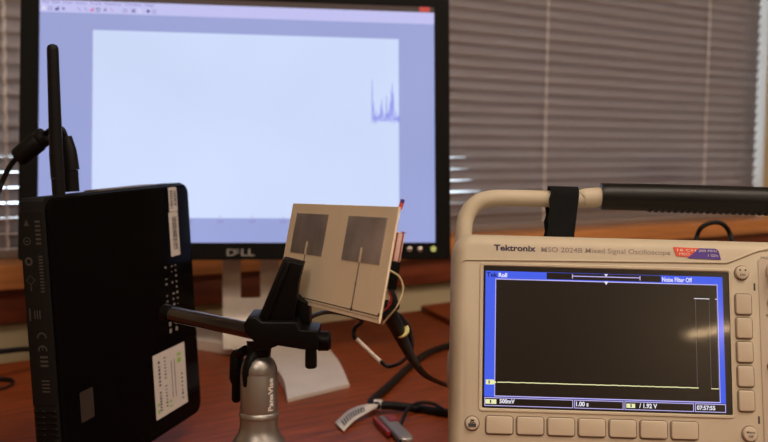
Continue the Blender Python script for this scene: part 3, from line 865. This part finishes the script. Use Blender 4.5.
obj('cord', bm, 'rubber', tl)
# cables at the left
wc = thing('wall_cable', 'black cable running level behind the mini computer along the beige wall', 'cable', (0, 0, 0))
bm = bmesh.new(); tube(bm, [at(-60, 356, 1.03), at(0, 351.5, 1.08), at(30, 349, 1.12), at(80, 350, 1.14), onz(130, 380, .003)], .0031, n=10); obj('cord', bm, 'rubber', wc)
wc = thing('short_cable', 'short black cable end lying on the desk left of the mini computer', 'cable', (0, 0, 0))
bm = bmesh.new(); tube(bm, [onz(-30, 377, .0025), onz(-5, 379, .0025), onz(7, 379.5, .0025), onz(13, 381, .0025), onz(11, 385, .0025), onz(0, 389, .0025), onz(-20, 391, .0025)], [.0026, .0026, .0026, .0018, .0012, .0012, .0012], n=10); obj('cord', bm, 'rubber', wc)
# looped cable behind the oscilloscope
ac = thing('looped_cable', 'black cable arching up behind the oscilloscope at the right', 'cable', (0, 0, 0))
bm = bmesh.new(); tube(bm, [q(686, 300, .86), q(692, 262, .88), q(696, 240, .90), (q(701, 228, .90)), q(713, 222.5, .90), q(724, 225, .90), q(731, 237, .90), q(734, 262, .88), q(736, 300, .86), onz(738, 460, .003)], .0021, n=10)
obj('cord', bm, 'rubber', ac)

# ================================================================ OSCILLOSCOPE
OF = frame((.1422, .6281, .1424), (1.0, -.02, -.014), (-.016, -.969, .245))
osc = thing('oscilloscope', 'beige benchtop oscilloscope with a carry handle and blue-edged black screen', 'oscilloscope', OF)
XL, XR, ZB, ZT = -.0985, .2785, -.113, .0668
bm = bmesh.new()
o_ = rrect(XL, XR, ZB, ZT, .013, 8)
loft(bm, [[(x, 0, z) for x, z in inset_poly(o_, .0075)], [(x, .0010, z) for x, z in inset_poly(o_, .0050)], [(x, .0045, z) for x, z in inset_poly(o_, .0018)], [(x, .010, z) for x, z in o_], [(x, .036, z) for x, z in inset_poly(o_, .0006)], [(x, .040, z) for x, z in inset_poly(o_, .010)]])
obj('front_bezel', bm, 'beige', osc)
bm = bmesh.new()
o2 = rrect(XL + .018, XR - .018, ZB + .004, ZT - .006, .010, 6)
loft(bm, [[(x, .0385, z) for x, z in o2], [(x, .110, z) for x, z in o2], [(x, .118, z) for x, z in inset_poly(o2, .008)]])
obj('case', bm, 'beige', osc)
# nameplate ridge along the top
bm = bmesh.new()
pts = [(-.0905, .0475), (-.0905, .0525), (-.088, .0572), (-.083, .0596), (.27, .0596), (.27, .0588), (.105, .0588), (.098, .0580), (.081, .0512), (.078, .0500), (-.0875, .0480)]
pts2 = [(-.0915, .0470), (-.0900, .0482), (.0775, .0507), (.0805, .0518), (.098, .0592), (.104, .0602), (.272, .0602), (.272, .0610), (.1035, .0610), (.0975, .0600), (.080, .0527), (.077, .0516), (-.0900, .0491), (-.092, .0480)]
plate(bm, pts2, -.0009, .001, .0003)
obj('nameplate_ridge', bm, 'beige', osc)
# recessed display frame
bm = bmesh.new()
oo = rrect(-.0815, .0805, -.0478, .0478, .003, 4); ii = rrect(-.0785, .0785, -.0450, .0450, .001, 4)
loft(bm, [[(x, .0005, z) for x, z in oo], [(x, -.0008, z) for x, z in inset_poly(oo, .0010)], [(x, -.0008, z) for x, z in inset_poly(oo, .0022)], [(x, -.0001, z) for x, z in ii]], cap0=False, cap1=False)
obj('display_rim', bm, 'beige', osc)
gm = mat('display_glass_black', (.013, .0095, .0085), .27, noise=.1, spec=.6, coat=.28)
gm.node_tree.nodes['Principled BSDF'].inputs['Coat Roughness'].default_value = .045
bm = bmesh.new(); plate(bm, ii, -.0002, .001); obj('display_glass', bm, gm, osc, smooth=False)
OS = {'blue': emis('osc_blue', lin(70, 96, 232), 1.0, .3), 'lav': emis('osc_lavender', lin(200, 190, 250), .9), 'blk': gm,
      'yel': emis('osc_yellow', lin(236, 236, 178), 1.0), 'wht': emis('osc_white', lin(235, 232, 245), 1.0), 'dim': emis('osc_dim', lin(100, 96, 98), .9), 'tekd': emis('osc_navy', lin(25, 30, 90), 1.0), 'grd': emis('osc_grid', lin(40, 36, 38), .5)}
ok = list(OS); OKI = {k: i for i, k in enumerate(ok)}
bm = bmesh.new(); y0 = -.0003
def F(a, b, c, d, k, l=0): flat(bm, a * .001, b * .001, c * .001, d * .001, y0 - l * .00006, OKI[k])
F(-77.2, 74.3, -38, 41.8, 'blue')
F(-70.9, 71.0, -37.8, 36.9, 'lav', 1); F(-70.4, 70.5, -37.2, 36.3, 'blk', 2)
F(-38, -21.8, 37.4, 41.6, 'blk', 1); F(-21.8, 22, 37.4, 41.6, 'blk', 1); F(22, 35, 37.4, 41.6, 'blk', 1)
F(-21.8, 22, 39.5, 40.1, 'lav', 2); F(-21.8, -21.2, 38.2, 41, 'lav', 2); F(21.4, 22, 38.2, 41, 'lav', 2)
F(-77.2, 74.3, -43.8, -38, 'blk')
for a, b in ((-77, -21.3), (-20.6, 10.2), (10.9, 54.2), (54.9, 74.2)):
    F(a, b, -43.7, -43.25, 'lav', 1); F(a, b, -38.9, -38.4, 'lav', 1); F(a, a + .45, -43.5, -38.5, 'lav', 1); F(b - .45, b, -43.5, -38.5, 'lav', 1)
F(-76.4, -69.5, -42.4, -39.6, 'yel', 2); F(12, 17.5, -42.4, -39.8, 'yel', 2)
# centre marks
for p in (((-1.2, 41.6), (1.2, 41.6), (0, 39.9)), ((-1.4, 36.9), (1.4, 36.9), (0, 34.6))):
    bm.faces.new([bm.verts.new((a * .001, y0 - .0003, b * .001)) for a, b in p]).material_index = OKI['wht']
# channel marker
bm.faces.new([bm.verts.new((a * .001, y0 - .0002, b * .001)) for a, b in ((-76.3, -30.4), (-71.4, -30.4), (-69.6, -28.9), (-71.4, -27.4), (-76.3, -27.4))]).material_index = OKI['yel']
# trace, noisy thin line
rr = random.Random(4); xx = -69.0
while xx < 56.8:
    d = rr.uniform(-.12, .12); F(xx, xx + 1.0, -29.05 + d, -28.5 + d, 'yel', 3); xx += .95
F(65.3, 70.2, -29.3, -28.8, 'yel', 3); F(55.8, 65.6, 27.3, 27.75, 'wht', 3); F(69.2, 70.5, 27.2, 27.7, 'wht', 3)
for vx in (56.7, 65.4, 70.0): F(vx - .14, vx + .14, -28.8, 27.3, 'dim', 2.5)
for i in range(75): F(-.10, .10, 35 - i * .97, 35.3 - i * .97, 'grd', 2.2)
for j in (-56.6, -42.4, -28.2, -14.1, 14.1, 28.3, 42.4): 
    for i in range(15): F(j - .08, j + .08, 35 - i * 4.9, 35.3 - i * 4.9, 'grd', 2.2)
for i in range(140): F(-69.5 + i, -69.2 + i, -.45, -.28, 'grd', 2.2)
obj('display_image', bm, [OS[k] for k in ok], osc, smooth=False)
YT = y0 - .0003
text('display_text', 'Tek', OS['tekd'], osc, -.0765, .0378, .0068, .0030, YT, bold=.02)
text('display_text', 'Roll', OS['wht'], osc, -.0688, .0378, .0054, .0028, YT, bold=.03)
text('display_text', 'Noise Filter Off', OS['wht'], osc, .0358, .0377, .0190, .0030, YT, bold=.02)
text('display_text', '1', OS['tekd'], osc, -.0746, -.0299, .0008, .0020, YT)
text('display_text', '1', OS['tekd'], osc, -.0736, -.0420, .0008, .0020, YT - .0001)
text('display_text', '1', OS['tekd'], osc, .0145, -.0420, .0008, .0020, YT - .0001)
text('display_text', '500mV', OS['wht'], osc, -.0675, -.0420, .0095, .0028, YT, bold=.03)
text('display_text', '1.00 s', OS['wht'], osc, -.0195, -.0424, .0078, .0030, YT, bold=.03)
text('display_text', '/ 1.92 V', OS['wht'], osc, .0200, -.0424, .0112, .0030, YT, bold=.03)
text('display_text', '07:57:55', OS['wht'], osc, .0560, -.0424, .0115, .0028, YT, bold=.03)
# nameplate lettering and tag
text('brand_lettering', 'Tektronix', 'brand', osc, -.0720, .0550, .0270, .0040, -.00015, bold=.03)
text('model_lettering', 'MSO 2024B', 'model', osc, -.0415, .0550, .0265, .0033, -.00015, bold=.012)
text('model_lettering', 'Mixed Signal Oscilloscope', 'model', osc, -.0130, .0541, .0545, .0043, -.00015, bold=.004)
bm = bmesh.new(); plate(bm, [(.0432, .0604), (.0452, .0546), (.0560, .0542), (.0650, .0601)], -.0004, .0002); obj('red_tag', bm, 'tagred', osc, smooth=False)
bm = bmesh.new(); plate(bm, [(.0525, .0535), (.0598, .0601), (.0703, .0601), (.0722, .0588), (.0738, .0530)], -.0005, .0002); obj('violet_tag', bm, 'tagpur', osc, smooth=False)
text('tag_lettering', '16 CH', 'white', osc, .0458, .0578, .0120, .0016, -.0006); text('tag_lettering', 'MSO', 'white', osc, .0470, .0552, .0068, .0016, -.0006)
text('tag_lettering', '200 MHz', 'white', osc, .0595, .0577, .0118, .0015, -.0007); text('tag_lettering', '1 GS/s', 'white', osc, .0655, .0548, .0064, .0015, -.0007)
# buttons
def rkey(name, x0, x1, z0, z1, r=.002, lab=None):
    bm = bmesh.new(); plate(bm, rrect(x0 - .0009, x1 + .0009, z0 - .0010, z1 + .0007, r + .0006, 4), -.0001, .001)
    g = obj('gap', bm, 'rim', osc)
    bm = bmesh.new(); plate(bm, rrect(x0, x1, z0, z1, r * .75, 5), -.0018, .001, .0006)
    g_ = obj(name, bm, 'key', osc, angle=60); g.parent = g_
    return g_
for i in range(7):
    x0 = -.0757 + i * .01925; rkey('soft_key', x0, x0 + .0164, -.0607, -.0500)
for i in range(5):
    z1 = .0310 - i * .01515; rkey('soft_key', .0822, .0918, z1 - .0127, z1, .0018)
def round_key(x, z, r, lab, txt):
    bm = bmesh.new(); MM = Matrix.Translation((x, 0, z)) @ Matrix.Rotation(math.pi / 2, 4, 'X')
    lathe(bm, [(r + .0007, -.001), (r + .0007, .0002), (r, .0003)], 28, mtx=MM); g = obj('gap', bm, 'rim', osc)
    bm = bmesh.new(); lathe(bm, [(r, -.001), (r, .0016), (r * .9, .0023), (r * .7, .0025), (0, .0025)], 28, mtx=MM); o = obj('round_key', bm, 'key', osc); o['label'] = lab; g.parent = o
    for (s, zz, w, h) in txt: text('key_symbol', s, 'ink', o, x - w / 2, z + zz, w, h, -.0027, bold=.02)
    return o
o = round_key(-.0846, -.0548, .0042, 'round key with a printer symbol, left of the key row', [])
bm = bmesh.new()
for a in ((-.0870, -.0822, -.0570, -.0548), (-.0862, -.0830, -.0546, -.0540), (-.0858, -.0834, -.0536, -.0524)): box(bm, a[0], a[1], -.0028, -.0024, a[2], a[3])
obj('key_symbol', bm, 'ink', o, smooth=False)
o = round_key(.0866, .0448, .0042, 'round key with dots above a small symbol', [('D0', -.0022, .0034, .0014)])
bm = bmesh.new()
for a in ((.0850, .0464), (.0884, .0464)): box(bm, a[0] - .0005, a[0] + .0005, -.0028, -.0024, a[1] - .0005, a[1] + .0005)
obj('key_symbol', bm, 'ink', o, smooth=False)
round_key(.0885, -.0563, .0046, 'round key reading Menu Off', [('Menu', .0004, .0052, .0014), ('Off', -.0022, .0030, .0015)])
# control section at the right
bm = bmesh.new()
plate(bm, [(.0972, -.105), (.0972, .0530), (.1030, .0572), (.262, .0572), (.262, -.105)], -.0008, .001, .0006)
obj('control_panel', bm, 'panel2', osc)
for z_ in (.0360, -.0475):
    bm = bmesh.new(); box(bm, .0941, .0952, -.0003, .001, z_ - .0023, z_ + .0023, .0001, 1); obj('index_mark', bm, 'ink', osc, smooth=False)
def knob(x, z, r, h=.012, name='knob'):
    bm = bmesh.new(); lathe(bm, [(r * 1.15, .0007), (r * 1.12, .003), (r, .0035), (r * .96, h * .9), (r * .86, h), (0, h * 1.02)], 32, mtx=Matrix.Translation((x, 0, z)) @ Matrix.Rotation(math.pi / 2, 4, 'X'))
    return obj(name, bm, 'panel2', osc)
knob(.1085, .0462, .0060); knob(.1335, .0400, .0085); knob(.1335, .0000, .0075); knob(.165, .030, .009); knob(.200, .030, .009); knob(.235, .030, .009); knob(.2, -.03, .008)
bm = bmesh.new()
MM = Matrix.Translation((.1062, -.0008, .0262)) @ Matrix.Rotation(math.pi / 2, 4, 'X')
lathe(bm, [(.0042, 0), (.0042, .0014), (.0034, .0020), (.0030, .0016), (0, .0016)], 24, mtx=MM); obj('round_key', bm, 'key', osc)
bm = bmesh.new(); lathe(bm, [(.0040, 0), (.0038, .0016), (.0022, .0026), (0, .003)], 24, mtx=Matrix.Translation((.1045, -.0008, -.0142)) @ Matrix.Rotation(math.pi / 2, 4, 'X')); obj('red_key', bm, 'red', osc)
rkey('soft_key', .1024, .1100, -.0550, -.0250, .001)
text('panel_lettering', 'Multipurpose', 'ink', osc, .0990, .0535, .0180, .0022, -.0010)
text('panel_lettering', 'Ref', 'ink', osc, .1010, .0170, .0050, .0018, -.0010)
for i in range(4): knob(.120 + i * .035, -.085, .007, .010, 'bnc_socket')
# feet
for x in (XL + .04, XR - .04):
    bm = bmesh.new(); box(bm, x - .018, x + .018, .012, .030, ZB - .0270 + .0145 * x, ZB + .004, .003); obj('foot', bm, 'black', osc)
    bm = bmesh.new(); box(bm, x - .012, x + .012, .098, .112, ZB - .0050 + .0145 * x, ZB + .006, .001); obj('rear_foot', bm, 'black', osc)
# carry handle
HY, HZt = .050, .0985
bm = bmesh.new()
def hp(x, z, y=HY): return Vector((x, y, z))
tube(bm, [hp(-.0892, -.02, .062), hp(-.0890, .02, .058), hp(-.0888, .055, .052), hp(-.0886, .074, .050), hp(-.0868, .0862), hp(-.0805, .0950), hp(-.071, .0990), hp(-.055, .1000), hp(-.02, .1000), hp(-.006, .1005), hp(.012, .1030), hp(.03, .1035), hp(.16, .1035), hp(.20, .103), hp(.255, .1005), hp(.2665, .092), hp(.2690, .075), hp(.2700, .02, .058), hp(.2700, -.02, .062)], .0058, n=24)
tube(bm, [hp(-.0052, .1010), hp(-.0045, .1012), hp(.010, .1025)], [.0055, .0068, .0070], n=24)
obj('carry_handle', bm, 'beige', osc)
for x in (-.0895, .2700):
    bm = bmesh.new(); lathe(bm, [(.012, -.008), (.013, -.006), (.013, .006), (.012, .008)], 28, mtx=Matrix.Translation((x + (.0 if x < 0 else 0), .062, -.02)) @ Matrix.Rotation(math.pi / 2, 4, 'Y')); obj('handle_hub', bm, 'beige', osc)
bm = bmesh.new()
tube(bm, [hp(.0070, .1028), hp(.0080, .1028), hp(.011, .1028), hp(.05, .1030), hp(.12, .1028), hp(.19, .1020), hp(.196, .1018)], [.0080, .0088, .0094, .0096, .0096, .0092, .0080], n=28)
for i in range(22):
    x = .040 + i * .0045; z = .1028 - (x - .05) * .006
    tube(bm, [hp(x, z - .0038), hp(x + .0022, z - .0039)], [.0063, .0066], n=14, smooth_n=0)
g = obj('handle_grip', bm, 'grip', osc); g['label'] = 'black rubber grip sleeve with finger ridges'

# strap hanging over the handle
sp = thing('strap', 'black woven strap looped over the oscilloscope handle', 'strap', OF @ hp(-.020, .0975))
SM = sp.matrix_world.inverted() @ OF
bm = bmesh.new()
def sw(bm, x0f, x1f, path, th=.0012):
    L = []
    for i, (y_, z_) in enumerate(path):
        j0, j1 = path[max(0, i - 1)], path[min(len(path) - 1, i + 1)]
        t = Vector((j1[0] - j0[0], j1[1] - j0[1])).normalized(); n_ = Vector((-t.y, t.x)) * th
        a, b = x0f(z_), x1f(z_)
        L.append([Vector((a, y_, z_)), Vector((b, y_, z_)), Vector((b, y_ + n_.x, z_ + n_.y)), Vector((a, y_ + n_.x, z_ + n_.y))])
    loft(bm, L)
path = [(HY - .0098, .060), (HY - .0096, .068), (HY - .0092, .080), (HY - .0085, .090)]
for k in range(11):
    a = math.radians(180 - 18 * k); path.append((HY + .0080 * math.cos(a), .1000 + .0080 * math.sin(a)))
path += [(HY + .0078, .085), (HY + .0070, .075), (HY + .0068, .0645)]
pz = catmull([(a, b, 0) for a, b in path], 3); path = [(v.x, v.y) for v in pz]
tt = lambda z_: min(1, max(0, (z_ - .062) / .04))
sw(bm, lambda z_: -.0328 + .0032 * tt(z_) + .0006 * math.sin(z_ * 500), lambda z_: -.0147 + .0052 * tt(z_) , path)
bmesh.ops.transform(bm, matrix=SM, verts=bm.verts)
obj('strap_band', bm, 'strap', sp)
